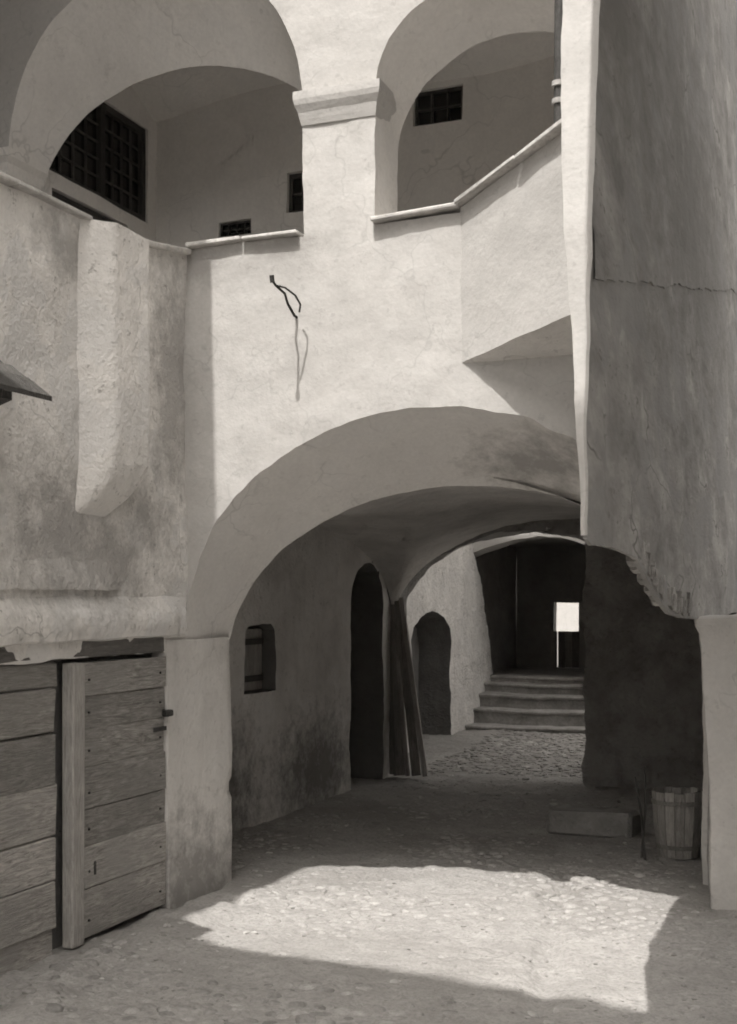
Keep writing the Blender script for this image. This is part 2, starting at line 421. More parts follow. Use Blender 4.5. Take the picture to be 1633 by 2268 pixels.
for i, (x, y, bury) in enumerate(spots):
    sx, sy, a = rnd.uniform(.026, .066), rnd.uniform(.024, .052), rnd.uniform(-1.2, 1.2); z = gz(x, y) - .016 + .012 * min(1, (bury - .46) * 2.2) + rnd.uniform(-.003, .003); hz = rnd.uniform(.04, .055)
    if i < 300: inst('cobble', COB[i % 10], ground, (x, y, z), (rnd.uniform(-.08, .08), rnd.uniform(-.08, .08), a), (sx, sy, hz))
    else:
        b0 = len(cv); ca, sa = math.cos(a), math.sin(a)
        for v in CD[i % 10][0]:
            u_, w_ = v[0] * sx, v[1] * sy; cv.append((x + u_ * ca - w_ * sa, y + u_ * sa + w_ * ca, z + v[2] * hz))
        cf_ += [[b0 + q for q in f] for f in CD[i % 10][1]]
obj('cobbles', cv, cf_, 'cobble', ground, kind='stuff')
pv = []; pf = []; base = [pebble_mesh(20 + i, 1) for i in range(4)]
for i in range(5200):
    if i % 3 == 0: x, y, s = rnd.uniform(-4.8, -2.6), rnd.uniform(12.8, 16.2), rnd.uniform(.015, .034)
    else: x, y, s = rnd.uniform(-4.5, .2), 4.6 + 8 * rnd.random() ** 1.2, rnd.uniform(.004, .013)
    if not free(x, y): continue
    vs, fs = base[i % 4]; b0 = len(pv); a = rnd.uniform(0, 6.3); ca, sa = math.cos(a), math.sin(a); z = gz(x, y)
    for v in vs: pv.append((x + s * 1.3 * (v.x * ca - v.y * sa), y + s * (v.x * sa + v.y * ca), z + s * .55 * v.z))
    pf += [[b0 + q for q in f] for f in fs]
obj('gravel', pv, pf, 'gravel', ground, kind='stuff')

# ================================================================== GALLERY BUILDING (back of the court)
YB = 6.75
gal = thing('gallery_building', (-2.5, YB, 0), 'whitewashed building with a wide archway below and an arcaded gallery above', 'building')
PY = lambda u, v, w: Vector((u, YB + w, v))
# front: outline includes the archway; holes are the two gallery arches
F = dict(c=-2.31, z=1.64, a=1.51, b=1.225); Bk = dict(c=-2.30, z=1.40, a=1.56, b=1.09)
def worn(pts, amp=.010, f=9):
    """knock small chips out of an arris"""
    out = []
    for u, v in pts:
        n = noise.noise(Vector((u * f, v * f, 3))) ; c_ = max(0, noise.noise(Vector((u * 3.1, v * 3.1, 9))) - .25)
        out.append((u + amp * n, v + amp * .8 * noise.noise(Vector((u * f, 7, v * f))) + .06 * c_))
    return out
archway = [(-3.82, -.1), (-3.82, F['z'])] + worn(ell(F['c'], F['z'], F['a'], F['b'], 150)[4:]) + [(-.80, -.1)]
LA = dict(c=-4.075, z=4.65, a=1.025, b=1.02); LB = dict(c=-4.03, z=4.45, a=1.05, b=.69)
RA = dict(c=-1.90, z=4.69, a=.707, b=.53); RB = dict(c=-1.90, z=4.40, a=.70, b=.62)
hole_l = [(-5.1, 3.5), (-5.1, 4.65)] + ell(LA['c'], LA['z'], LA['a'], LA['b'], 40)[1:] + [(-3.053, 3.9), (-3.82, 3.9), (-3.9, 3.5)]
hole_r = [(-2.607, 3.91), (-2.607, 4.69)] + ell(RA['c'], RA['z'], RA['a'], RA['b'], 30)[1:] + [(-1.193, 3.12), (-2.1, 3.12), (-2.1, 3.92)]
def emap(A, B, zb):
    def f(u, v, s):
        if v >= A['z']:
            t = math.atan2((v - A['z']) / A['b'], (u - A['c']) / A['a']); U, V = B['c'] + B['a'] * math.cos(t), B['z'] + B['b'] * math.sin(t)
        else:
            k = (v - zb) / (A['z'] - zb); V = zb + k * (B['z'] - zb); U = B['c'] + (B['a'] if u > A['c'] else -B['a'])
        return u + (U - u) * s, v + (V - v) * s
    def g(u, v, s):
        if v <= zb + .02: return u, v
        return f(u, v, s)
    return g
panel('wall', PY, [(-6.2, 2.9), (-4.0, 2.9), (-4.0, -.2), (-1.0, -.2), (-1.0, 7.0), (-6.2, 7.0)], 'white', gal,
      holes=[(archway, .63, emap(F, Bk, -.1)), (hole_l, .35, emap(LA, LB, 3.9)), (hole_r, .35, emap(RA, RB, 3.9))], step=.035, amp=.013, mat2='soffit')
# rear face of the arcade
panel('arcade_rear_wall', lambda u, v, w: Vector((u, YB + .352 + w, v)), [(-5.3, 2.9), (-1.0, 2.9), (-1.0, 6.0), (-5.3, 6.0)], 'gallery', gal,
      holes=[([(-5.08, 3.4), (-5.08, 4.45)] + ell(LB['c'], LB['z'], LB['a'], LB['b'], 30)[1:] + [(-2.98, 3.4)], 0, None),
             ([(-2.6, 3.1), (-2.6, 4.4)] + ell(RB['c'], RB['z'], RB['a'], RB['b'], 30)[1:] + [(-1.2, 3.1)], 0, None)], step=.09, amp=.013)
# capital of the pier and impost of the left jamb
def moulding(name, x0, x1, y0, y1, prof, mat, parent):
    vs = []; fs = []
    for z, d in prof: vs += [(x0 - d, y1, z), (x0 - d, y0 - d, z), (x1 + d, y0 - d, z), (x1 + d, y1, z)]
    for i in range(len(prof) - 1):
        for j in range(3): fs.append((4 * i + j, 4 * i + j + 1, 4 * i + 5 + j, 4 * i + 4 + j))
    n = len(vs); fs += [(0, 3, 2, 1), (n - 4, n - 3, n - 2, n - 1)]
    return obj(name, [wob(v, .006) for v in vs], fs, mat, parent, loc=((x0 + x1) / 2, y0, prof[0][0]), smooth=False)
moulding('capital', -3.053, -2.607, YB, YB + .33, [(4.53, .003), (4.56, .010), (4.60, .018), (4.64, .036), (4.67, .042), (4.715, .042), (4.73, .004)], 'white', gal)
moulding('impost', -5.5, -5.10, YB - .01, YB + .36, [(4.46, .004), (4.50, .02), (4.56, .03), (4.60, .05), (4.65, .052), (4.67, .004)], 'gallery', gal)
# overhanging parapet at the right (juts out over the archway), its soffit
bend = Vector((-2.1, YB)); ch = Vector((1, -.57))
def chp(s, z, w=0): return Vector((bend.x + s + w * .5, bend.y - .57 * s + w * .87, z))
def zlow(s): return 3.105 + .19 * s - .02 * s * s
def ztop(s): return 3.95 + .33 * s
panel('parapet', lambda u, v, w: chp(u, v, w), [(0, zlow(0))] + [(s, zlow(s)) for s in (.2, .4, .6, .8, .98)] + [(.98, ztop(.98)), (0, ztop(0))], 'white', gal,
      step=.045, amp=.013, rim=.16, back=.16)
rows = []
for i in range(9):
    t = i / 8; rows.append([chp(s, zlow(s)).lerp(Vector((bend.x + s, YB + .02, 3.09 + .01 * s)), t) + Vector((0, 0, .0)) for s in np.linspace(0, .98, 18)])
grid('soffit', rows, 'vault', gal, .008)
# copings: thin stone slabs, one by one
def slab(parent, p, q, w0, w1, th, seed):
    """slab from p to q along a wall top, reaching w0 in front of and w1 behind the wall face"""
    p = Vector(p); q = Vector(q); d = (q - p); L = d.length; d.normalize(); n = Vector((d.y, -d.x, 0)).normalized(); r = random.Random(seed)
    vs, fs = box_data((0.004, -w1, 0), (L - .004, w0, th), .006, .004, seed)
    M3 = Matrix((d, n, d.cross(n) * -1)).transposed(); up = Vector((0, 0, 1))
    out = [p + d * v.x + n * v.y + up * v.z for v in vs]
    c = (p + q) / 2
    obj('coping_slab', out, fs, 'coping', parent, loc=tuple(c), smooth=False)
def coping(parent, p, q, w0, w1, th, n, seed):
    p = Vector(p); q = Vector(q)
    for i in range(n):
        j = Vector((0, 0, random.Random(seed + i).uniform(-.004, .004)))
        slab(parent, p.lerp(q, i / n) + j, p.lerp(q, (i + 1) / n) + j, w0, w1, th, seed + i)
coping(gal, (-3.80, YB, 3.895), (-3.065, YB, 3.905), .05, .3, .024, 2, 10)
coping(gal, (-2.62, YB, 3.915), (-2.1, YB, 3.945), .055, .3, .024, 1, 20)
coping(gal, tuple(chp(0, ztop(0) + .002)), tuple(chp(.80, ztop(.80) + .002)), .06, .2, .026, 2, 30)
# gallery inside
box('gallery_floor', (-5.6, YB + .36, 2.80), (-1.0, 8.6, 2.95), 'gallery_deep', gal)
YG = 8.6
w1 = [(-4.585, 4.53), (-4.313, 4.53), (-4.313, 4.645), (-4.585, 4.645)]
w2 = [(-4.02, 4.65), (-3.80, 4.65), (-3.80, 4.95), (-4.02, 4.95)]
w3 = [(-3.03, 5.16), (-2.67, 5.16), (-2.67, 5.41), (-3.03, 5.41)]
panel('gallery_wall', lambda u, v, w: Vector((u, YG + w, v)), [(-5.2, 2.9), (-1.07, 2.9), (-1.07, 6.0), (-5.2, 6.0)], 'gallery_deep', gal,
      holes=[(w1, .1, None), (w2, .1, None), (w3, .12, None)], step=.06, amp=.01)
lw = [(7.20, 4.68), (8.48, 4.66), (8.48, 5.38), (7.62, 5.38), (7.20, 5.30)]
lp = [(7.25, 4.28), (8.2, 4.28), (8.2, 4.57), (7.25, 4.57)]
panel('gallery_wall', lambda u, v, w: Vector((-5.12 - w, u, v)), [(6.9, 2.9), (8.62, 2.9), (8.62, 6.0), (6.9, 6.0)], 'gallery_deep', gal,
      holes=[(lw, .1, None), (lp, .06, None)], step=.05, amp=.008)
box('gallery_wall', (-1.15, YB + .36, 2.95), (-1.06, YG, 6.0), 'gallery_deep', gal)
rows = []
for i in range(22):
    y = 7.1 + 1.52 * i / 21; t = i / 21
    rows.append([(x, y, 5.42 + .28 * math.sin(math.pi * min(1, t * 1.02)) + .10 * t + .08 * math.cos((x + 4.05) * 2.2)) for x in np.linspace(-5.2, -1.08, 50)])
grid('gallery_vault', rows, 'gallery_deep', gal, .01)
box('shade_block', (-6.2, YG + .25, 3.15), (-1.06, 12.75, 9.8), 'house', gal)  # unseen block, its height set to keep the inner court shaded
box('roof', (-6.3, YB - .15, 7.0), (-1.02, YG + .24, 7.15), 'tile', gal)
box('side_wall', (-6.2, YB + .02, 2.9), (-5.45, 8.84, 7.0), 'house', gal)
box('window_shade_back', (-5.44, 7.1, 4.0), (-5.25, 8.7, 5.6), 'recess_shade', gal)
# windows: frame, bars, one pane per light
def window_y(name, x0, x1, z0, z1, y, nx_, nz_, parent, bar=.016, fr=.03, mat='wood_dark'):
    e = reg(bpy.data.objects.new(name, None), parent, ((x0 + x1) / 2, y, z0))
    for a, b in (((x0, y - .02, z0), (x0 + fr, y + .02, z1)), ((x1 - fr, y - .02, z0), (x1, y + .02, z1)), ((x0 + fr, y - .02, z0), (x1 - fr, y + .02, z0 + fr)), ((x0 + fr, y - .02, z1 - fr), (x1 - fr, y + .02, z1))):
        box('frame', a, b, mat, e, .003)
    for i in range(1, nx_):
        x = x0 + (x1 - x0) * i / nx_; box('bar', (x - bar / 2, y - .014, z0 + fr), (x + bar / 2, y + .012, z1 - fr), mat, e, .002)
    for i in range(1, nz_):
        z = z0 + (z1 - z0) * i / nz_; box('bar', (x0 + fr, y - .011, z - bar / 2), (x1 - fr, y + .009, z + bar / 2), mat, e, .002)
    for i in range(nx_):
        for j in range(nz_):
            xa, xb = x0 + (x1 - x0) * i / nx_, x0 + (x1 - x0) * (i + 1) / nx_; za, zb = z0 + (z1 - z0) * j / nz_, z0 + (z1 - z0) * (j + 1) / nz_
            box('pane', (xa + .008, y + .014, za + .008), (xb - .008, y + .02, zb - .008), 'glass', e, 0)
    return e
window_y('window', -3.03, -2.67, 5.16, 5.41, YG + .06, 3, 2, gal, .014, .02)
window_y('window', -4.02, -3.80, 4.65, 4.95, YG + .06, 2, 2, gal)
e = window_y('vent_grille', -4.585, -4.313, 4.53, 4.645, YG + .05, 4, 2, gal, .012, .018)
e = reg(bpy.data.objects.new('lattice_window', None), gal, (-5.16, 7.85, 4.66))
xw = -5.17
for (a, b, c, d) in ((7.20, 7.25, 4.68, 5.32), (7.87, 7.93, 4.66, 5.38), (8.43, 8.48, 4.66, 5.38)): box('frame', (xw - .02, a, c), (xw + .03, b, d), 'wood_dark', e, .004)
box('frame', (xw - .019, 7.25, 4.66), (xw + .029, 7.87, 4.71), 'wood_dark', e, .004); box('frame', (xw - .019, 7.93, 4.66), (xw + .029, 8.43, 4.71), 'wood_dark', e, .004)
box('frame', (xw - .019, 7.6, 5.33), (xw + .029, 7.87, 5.38), 'wood_dark', e, .004); box('frame', (xw - .019, 7.93, 5.33), (xw + .029, 8.43, 5.38), 'wood_dark', e, .004)
for (ya, yb) in ((7.25, 7.87), (7.93, 8.43)):
    for i in range(1, 4):
        y = ya + (yb - ya) * i / 4; box('bar', (xw - .006, y - .006, 4.71), (xw + .014, y + .006, 5.33), 'wood_dark', e, .002)
    for j in range(1, 5):
        z = 4.71 + .62 * j / 5; box('bar', (xw - .004, ya, z - .006), (xw + .012, yb, z + .006), 'wood_dark', e, .002)
    for i in range(4):
        for j in range(5):
            y0_, y1_ = ya + (yb - ya) * i / 4, ya + (yb - ya) * (i + 1) / 4; z0_, z1_ = 4.71 + .62 * j / 5, 4.71 + .62 * (j + 1) / 5
            box('pane', (xw - .014, y0_ + .004, z0_ + .004), (xw - .008, y1_ - .004, z1_ - .004), 'glass', e, 0)
box('vent_panel', (-5.165, 7.26, 4.285), (-5.15, 8.19, 4.565), 'wood_dark', gal, .002)

# ---- vaulted passage behind the archway
def zY(x): t = (x + 2.75) / 1.86; return 1.5 + 1.1 * math.sqrt(max(0, 1 - t * t))
def zX(y): t = (y - 9.86) / 2.56; return 1.62 + .88 * math.sqrt(max(0, 1 - t * t))
rows = [[(x, y, max(zY(x), zX(y))) for x in np.linspace(-4.6, -1.0, 60)] for y in np.linspace(7.30, 12.42, 70)]
grid('vault', rows, 'vault', gal, .016)
niche = [(9.07, 1.06), (9.63, 1.06), (9.63, 1.56), (9.55, 1.62), (9.15, 1.60), (9.07, 1.56)]
doorway = [(11.28, -.2), (11.28, 1.75)] + ell(11.71, 1.75, .43, .42, 16)[1:] + [(12.14, -.2)]
top = [(y, zX(y) + .03) for y in np.linspace(12.42, 7.34, 24)]
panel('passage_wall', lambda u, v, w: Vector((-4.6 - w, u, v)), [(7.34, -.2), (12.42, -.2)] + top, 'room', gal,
      holes=[(niche, .13, None), (doorway, .5, None)], step=.05, amp=.022, mat2='recess_shade')
box('passage_wall', (-5.0, 8.8, .8), (-4.76, 9.9, 1.9), 'recess_shade', gal)  # dark block behind the niche, standing in for the shade inside
box('side_wall', (-6.2, 7.0, 0), (-5.32, 12.5, 2.79), 'house', gal)
box('passage_wall', (-5.3, 11.0, -.1), (-5.08, 12.4, 2.5), 'recess_shade', gal)  # dark block behind the doorway, standing in for the shade inside
panel('passage_wall', lambda u, v, w: Vector((u, YB + .632 + w, v)), [(-4.65, -.2), (-.95, -.2)] + [(x, zY(x) + .05) for x in np.linspace(-.95, -4.6, 30)], 'room', gal,
      holes=[([(-3.86, -.1), (-3.86, 1.40)] + ell(Bk['c'], Bk['z'], Bk['a'], Bk['b'], 40)[1:] + [(-.74, -.1)], 0, None)], step=.08, amp=.013)
sh = reg(bpy.data.objects.new('shutter', None), gal, (-4.72, 9.35, 1.06))
for i in range(4):
    ya = 9.085 + .13 * i; box('board', (-4.735, ya, 1.07), (-4.71, ya + .126, 1.57), 'wood_v', sh, .004, .002, i)
box('batten', (-4.71, 9.09, 1.44), (-4.695, 9.6, 1.49), 'wood_dark', sh, .003); box('batten', (-4.71, 9.09, 1.14), (-4.695, 9.6, 1.19), 'wood_dark', sh, .003)
# rear wall of the passage with the second arch
a2 = [(-4.58, -.2), (-4.58, 1.62)] + [p for p in ell(-3.15, 1.6, 1.45, .885, 40)[1:] if p[0] < -2.62 and p[0] > -4.57] + [(-2.61, 2.40), (-2.61, -.2)]
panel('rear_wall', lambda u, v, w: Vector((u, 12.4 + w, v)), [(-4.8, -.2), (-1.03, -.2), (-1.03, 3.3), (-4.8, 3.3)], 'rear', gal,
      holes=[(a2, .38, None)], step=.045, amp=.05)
box('rear_wall', (-2.45, 12.5, 0), (-1.07, 12.78, 3.3), 'roughcast', gal); box('rear_wall', (-6.2, 12.55, 0), (-4.72, 12.79, 3.3), 'roughcast', gal)
box('rear_wall', (-4.71, 12.56, 2.62), (-2.46, 12.77, 3.3), 'roughcast', gal)

# ================================================================== LEFT SIDE BUILDING
XL = -3.82
lb = thing('side_building', (XL, 5.0, 0), 'weathered plaster building along the left edge with a plank door and a corbelled flue', 'building')
ZC = 3.77
dz0, dz1 = 5.56, 6.50
face = [(-1.5, -.2), (YB + .02, -.2), (YB + .02, 3.9), (6.1, ZC), (-1.5, ZC)]
door_hole = [(4.0, -.25), (6.52, -.25), (6.52, 1.52), (4.0, 1.52)]
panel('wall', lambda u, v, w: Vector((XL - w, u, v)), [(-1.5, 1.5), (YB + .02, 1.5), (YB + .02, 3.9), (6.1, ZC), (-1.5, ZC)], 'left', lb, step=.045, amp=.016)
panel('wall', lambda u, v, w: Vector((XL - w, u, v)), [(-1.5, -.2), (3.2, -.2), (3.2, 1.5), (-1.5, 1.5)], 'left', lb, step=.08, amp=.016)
# pier between the door and the archway: rounded corner into the archway's jamb
rows = []
pl = [(XL - .12, 6.515), (XL - .02, 6.515), (XL + .0, 6.53)] + [(XL + .004, 6.53 + .06 * i) for i in range(1, 14)] + [(XL - .025, 7.36), (XL - .06, 7.385), (-4.62, 7.387)]
for j in range(36):
    z = -.15 + 1.72 * j / 35
    rows.append([(x + .008 + .016 * max(0, 1 - z) * (.6 if i > 1 else 0) + (-.035 if (1 < i < 17 and abs(z - .62) < .04 and y > 7.25) else 0), y, z) for i, (x, y) in enumerate(pl)])
grid('pier', rows, 'pier', lb, .014)
# ledge, lintel
rows = []
pr = [(0, 1.82), (.02, 1.80), (.035, 1.775), (.055, 1.755), (.075, 1.73), (.088, 1.69), (.085, 1.645), (.07, 1.60), (.03, 1.588), (-.05, 1.588)]
for i in range(90):
    y = 3.0 + 3.72 * i / 89; k_ = .75 + .35 * noise.noise(Vector((y * 2.3, 0, 0))) if y < 6.6 else .3
    rows.append([(XL + d * k_, y, z + .012 * noise.noise(Vector((y * 3, z * 5, 1)))) for d, z in pr])
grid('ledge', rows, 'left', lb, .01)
rows = []
for i in range(150):
    y = 3.0 + 3.06 * i / 149; n_ = noise.noise(Vector((y * 5, 2, 0))); n2 = noise.noise(Vector((y * 17, 5, 0))); e_ = min(1, (6.07 - y) / .15)
    zb = 1.855 + .012 * n_ + .01 * n2
    rows.append([(XL - .01, y, zb + .006), (XL + (.028 + .008 * n2) * e_, y, zb), (XL + (.03 + .008 * n2) * e_, y, zb + .02), (XL + .02 * e_, y, zb + .08), (XL - .012, y, zb + .2 + .05 * n_)])
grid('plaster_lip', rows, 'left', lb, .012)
box('lintel', (XL - .2, 3.2, 1.50), (XL - .002, 6.515, 1.60), 'wood_dark2', lb, .008, .005, 3)
# plank wall left of the door (planks recessed behind the door leaf)
pw = reg(bpy.data.objects.new('plank_wall', None), lb, (XL - .05, 4.4, 0))
zz = -.05; i = 0
while zz < 1.49:
    h = rnd.choice([.17, .2, .23, .26]); z1 = min(1.495, zz + h)
    box('plank', (XL - .075 + rnd.uniform(-.008, .008), 3.22, zz + .0025), (XL - .03 + rnd.uniform(-.006, .006), 5.50 + rnd.uniform(-.03, .01), z1 - .002), 'wood_h', pw, .006, .010, 40 + i); zz = z1; i += 1
box('shade_backing', (XL - .2, 3.2, -.1), (XL - .09, 6.51, 1.5), 'recess_shade', lb, .0)
# door leaf: stile and horizontal boards
dr = reg(bpy.data.objects.new('door', None), lb, (XL, 6.0, 0.03))
zs = [.045, .30, .52, .71, .93, 1.13, 1.30, 1.475]
for i in range(len(zs) - 1):
    box('plank', (XL - .03 + rnd.uniform(-.004, .004), dz0 + .115, zs[i] + .0012), (XL + .012 + rnd.uniform(-.003, .003), dz1 + rnd.uniform(-.008, .004), zs[i + 1] - .0012), 'wood_h', dr, .003, .004, 60 + i)
for z in zs[:-1]:
    for y in (dz0 + .15, dz1 - .07):
        box('nail', (XL + .010, y, z + .08), (XL + .020, y + .012, z + .092), 'iron', dr, .002)
box('stile', (XL - .05, dz0, .02), (XL + .022, dz0 + .112, 1.478), 'wood_v', dr, .008, .004, 77)
box('batten', (XL + .013, dz0 + .2, .36), (XL + .021, dz0 + .215, .43), 'wood_dark', dr, .002)
box('latch', (XL + .012, dz1 - .05, 1.13), (XL + .05, dz1 + .03, 1.17), 'iron', dr, .006, .003, 5)
box('hinge', (XL + .014, dz1 - .14, 1.05), (XL + .02, dz1, 1.075), 'iron', dr, .002)
# corbelled flue on the wall, rounded front, tapering foot
rows = []
def flue_row(z, k):
    ys, ye, p = 5.52, 6.16, .145 * k; pts = []
    for i in range(31):
        t = i / 30; y = ys + (ye - ys) * t
        a_ = max(0, min(1, (y - 5.60) / .18)); a_ = a_ * a_ * (3 - 2 * a_)
        e_ = max(0, min(1, (ye - y) / .07)); a_ *= math.sqrt(max(0, 1 - (1 - e_) ** 2))
        pts.append((XL - .02 + (p + .02) * a_, y, z))
    return pts
for j in range(46):
    z = 2.25 + 1.52 * j / 45; q = min(1, (z - 2.25) / .30); k_ = max(.0, math.sin(q * math.pi / 2)) ** .75
    r_ = flue_row(z, k_); sh_ = .22 * (1 - q) ** 1.6
    rows.append([(x, y - sh_ * max(0, (y - 5.5) / .6), zz_) for x, y, zz_ in r_])
rows.append([(XL - .02 + (x - XL) * .5, y, 3.785) for x, y, _ in rows[-1]]); rows.append([(XL - .05, y, 3.785) for x, y, _ in rows[-1]])
grid('flue', rows, 'flue', lb, .012)
# copings
coping(lb, (XL, -.6, ZC), (XL, 5.70, ZC), .055, .25, .026, 10, 100)
coping(lb, (XL, 6.14, ZC + .0), (XL, 6.74, 3.86), .05, .25, .03, 1, 130)
box('terrace', (-6.2, -1.5, 2.7), (XL - .26, YB - .01, 2.88), 'house', lb)
box('parapet_back', (XL - .25, -1.5, 2.7), (XL - .2, 6.70, ZC - .01), 'house', lb)
box('outer_wall', (-6.3, -1.5, 0), (-6.15, YB + .05, 6.3), 'house', lb)
box('roof', (-6.6, -1.6, 6.3), (-3.705, YB - .17, 6.42), 'tile', lb)

# ================================================================== RIGHT WING WALL
XR = -.90
rw = thing('wing_wall', (XR, 6.2, 0), 'tall grey stained wall on the right, broken away below into a half arch over a pale pillar', 'wall')
def xr(y): return -.92 - .010 * (y - 4.5)
def PR(u, v, w):
    k0 = float(np.interp(v, [2.05, 2.38, 2.78, 3.1], [.06, .13, .27, .40]))
    tk = min(.5, k0 + (.03 if v < 2.4 else .22) * max(0, u - 4.5))
    return Vector((xr(u) - w * tk, u, v))
low = [(4.42, 2.02), (4.5, 1.995), (4.66, 1.997), (4.95, 2.0), (5.25, 1.992), (5.54, 1.975), (5.70, 1.93), (5.84, 1.88), (6.05, 1.82), (6.31, 1.767), (6.7, 1.725), (7.05, 1.705), (7.36, 1.70)]
pil = [(7.45, 1.62), (7.55, 1.48), (7.68, 1.1), (7.80, .7), (7.92, .3), (8.02, -.2)]
near = [(4.95, 6.6), (4.80, 4.8), (4.70, 4.0), (4.60, 3.55), (4.494, 3.12), (4.46, 2.75), (4.41, 2.35)]
outR = low + [(7.4, 1.70), (12.45, 1.70), (12.45, 6.6)] + near
panel('wall', PR, outR, 'right', rw, step=.045, amp=.012, rim=.22, back=.22)
panel('lower_wall', lambda u, v, w: Vector((-.955 + w, u, v)), [(8.25, -.2), (12.45, -.2), (12.45, 1.69), (8.25, 1.69)], 'rear', rw, step=.08, amp=.012, rim=.22, back=.22)
rows = []
for z in np.linspace(-.15, 1.70, 44):
    xl = float(np.interp(z, [0, .4, .9, 1.4, 1.70], [-.885, -.892, -.905, -.935, -.962])); k_ = .02 if z > 1.655 else 0
    ring = [(-1.0, 8.35), (xl - k_ - .02, 8.3), (xl - k_, 7.76), (xl - k_ + .012, 7.715 - k_), (xl - k_ + .05, 7.70 - k_)] + [(x_, 7.70 - k_) for x_ in (-.8, -.75, -.7, -.65, -.6, -.55, -.5)] + [(-.46, 7.72), (-.45, 8.3)]
    rows.append([(x_, y_, z) for x_, y_ in ring])
top_ = [(x_ * .98 - .012, y_ + .01, 1.712) for x_, y_, _ in rows[-1]]; rows.append(top_); rows.append([(-.7, 8.1, 1.715)] * len(top_))
grid('pillar', rows, 'pillar', rw, .012)
# sunlit end of the wall
rows = []
for i in range(120):                            # edge of a broken upper coat of plaster on the wing wall
    y = 4.52 + 6.2 * i / 119; n_ = noise.noise(Vector((y * 2, 2, 9))); n2 = noise.noise(Vector((y * 8, 5, 9))); z = 2.93 + .215 * (y - 4.5) + .03 * n_ + .015 * n2; t_ = .007 + .007 * n2 + .006 * n_
    rows.append([(xr(y) - .02, y, z), (xr(y) + t_, y, z + .004), (xr(y) + t_, y, z + .03), (xr(y) + .006, y, z + .16 + .08 * n_), (xr(y) - .02, y, z + .35 + .1 * n_)])
grid('plaster_edge', rows, 'right', rw, .012)
rows = []
for z in np.linspace(2.03, 6.6, 90):
    yA = np.interp(z, [2.02, 2.35, 2.75, 3.12, 3.55, 4.0, 4.8, 6.6], [4.42, 4.41, 4.46, 4.494, 4.60, 4.70, 4.80, 4.95])
    rB = np.interp(z, [2.0, 2.05, 2.38, 2.78, 3.1, 4.0, 6.6], [-.2117, -.2117, -.2147, -.2201, -.2255, -.2262, -.2262])
    A = Vector((xr(yA), yA, z)); Bq = Vector((rB * (yA + .015), yA + .015, z))
    row = [A.lerp(Bq, t) for t in (0, .12, .3, .5, .7, .9, 1)]; row = [q + Vector((0, -.02, 0)) for q in row]; row[0] = row[0] + Vector((.004, .012, 0))
    row += [Bq + Vector((-.004, .03, 0)), Vector((rB * .985 * (yA + .25), yA + .25, z)), Vector((max(-1.15, rB * .97 * (yA + .9)), yA + .9, z)), Vector((-1.14, 6.6, z))]
    rows.append(row)
grid('wall_end', rows, 'white', rw, .012)
# bricks laid bare at the broken springing
bme = [mesh('brick', *box_data((-.03, -.034, 0), (.03, .034, .16), .004, .009, 200 + i), 'brick', False) for i in range(6)]
lowf = lambda y: float(np.interp(y, [p[0] for p in low], [p[1] for p in low]))
y = 5.66; i = 0
while y < 7.34:                                 # voussoirs of the half arch where the plaster has fallen
    sl = math.atan2(lowf(y + .05) - lowf(y - .05), .1); k_ = rnd.uniform(.4, .75)
    inst('brick', bme[i % 6], rw, (xr(y) - .024 + rnd.uniform(-.006, .012), y, lowf(y) + .016 + rnd.uniform(-.004, .012)), (sl + rnd.uniform(-.12, .12), rnd.uniform(-.08, .08), rnd.uniform(-.1, .1)), (1, rnd.uniform(.85, 1.05), k_)); y += .078; i += 1
y = 5.8
while y < 7.0:                                  # a second, looser course
    if rnd.random() < .7: inst('brick', bme[i % 6], rw, (xr(y) - .026 + rnd.uniform(-.008, .010), y, lowf(y) + .13 + rnd.uniform(-.02, .02)), (math.pi / 2 + rnd.uniform(-.2, .2), rnd.uniform(-.1, .1), rnd.uniform(-.1, .1)), (1, 1, rnd.uniform(.6, 1)))
    y += .14; i += 1

# ================================================================== INNER COURT
il = thing('roughcast_wall', (-4.95, 14.5, 0), 'pale roughcast wall of the inner court with a dark arched doorway in it', 'wall')
dw = [(14.02, -.2), (14.02, 1.35), (14.1, 1.5), (14.35, 1.63), (14.75, 1.68), (15.15, 1.6), (15.4, 1.45), (15.48, 1.2), (15.48, -.2)]
panel('wall', lambda u, v, w: Vector((-4.95 - w, u, v)), [(12.8, -.2), (17.44, -.2), (17.44, .76), (17.2, 1.4), (16.85, 2.0), (16.47, 2.46), (16.46, 6.5), (12.8, 6.5)], 'roughcast', il,
      holes=[(dw, .45, None)], step=.06, amp=.03, rim=.3, mat2='recess_shade')
box('doorway_shade_back', (-5.5, 13.8, -.1), (-5.38, 15.7, 1.9), 'recess_shade', il)  # dark sheet behind the doorway, standing in for the shade inside
fh = thing('far_house', (-4.0, 16.5, 0), 'house across the inner court with a low dark vaulted entrance above the steps', 'house')
mouth = [(-5.25, -.2), (-5.25, 2.3), (-4.95, 2.44), (-4.7, 2.52), (-4.4, 2.60), (-4.06, 2.64), (-3.75, 2.61), (-3.5, 2.54), (-3.32, 2.44), (-3.32, -.2)]
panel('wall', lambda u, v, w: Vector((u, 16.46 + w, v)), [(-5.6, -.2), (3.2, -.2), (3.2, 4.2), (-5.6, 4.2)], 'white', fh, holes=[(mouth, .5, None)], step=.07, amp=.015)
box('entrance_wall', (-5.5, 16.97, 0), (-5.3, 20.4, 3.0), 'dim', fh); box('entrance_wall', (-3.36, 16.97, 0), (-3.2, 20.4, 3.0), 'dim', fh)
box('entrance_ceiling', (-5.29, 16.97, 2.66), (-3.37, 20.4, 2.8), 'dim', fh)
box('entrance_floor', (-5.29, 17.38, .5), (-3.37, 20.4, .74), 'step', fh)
wo_ = [(-4.71, .62), (-4.29, .62), (-4.29, 1.765), (-4.69, 1.77)]
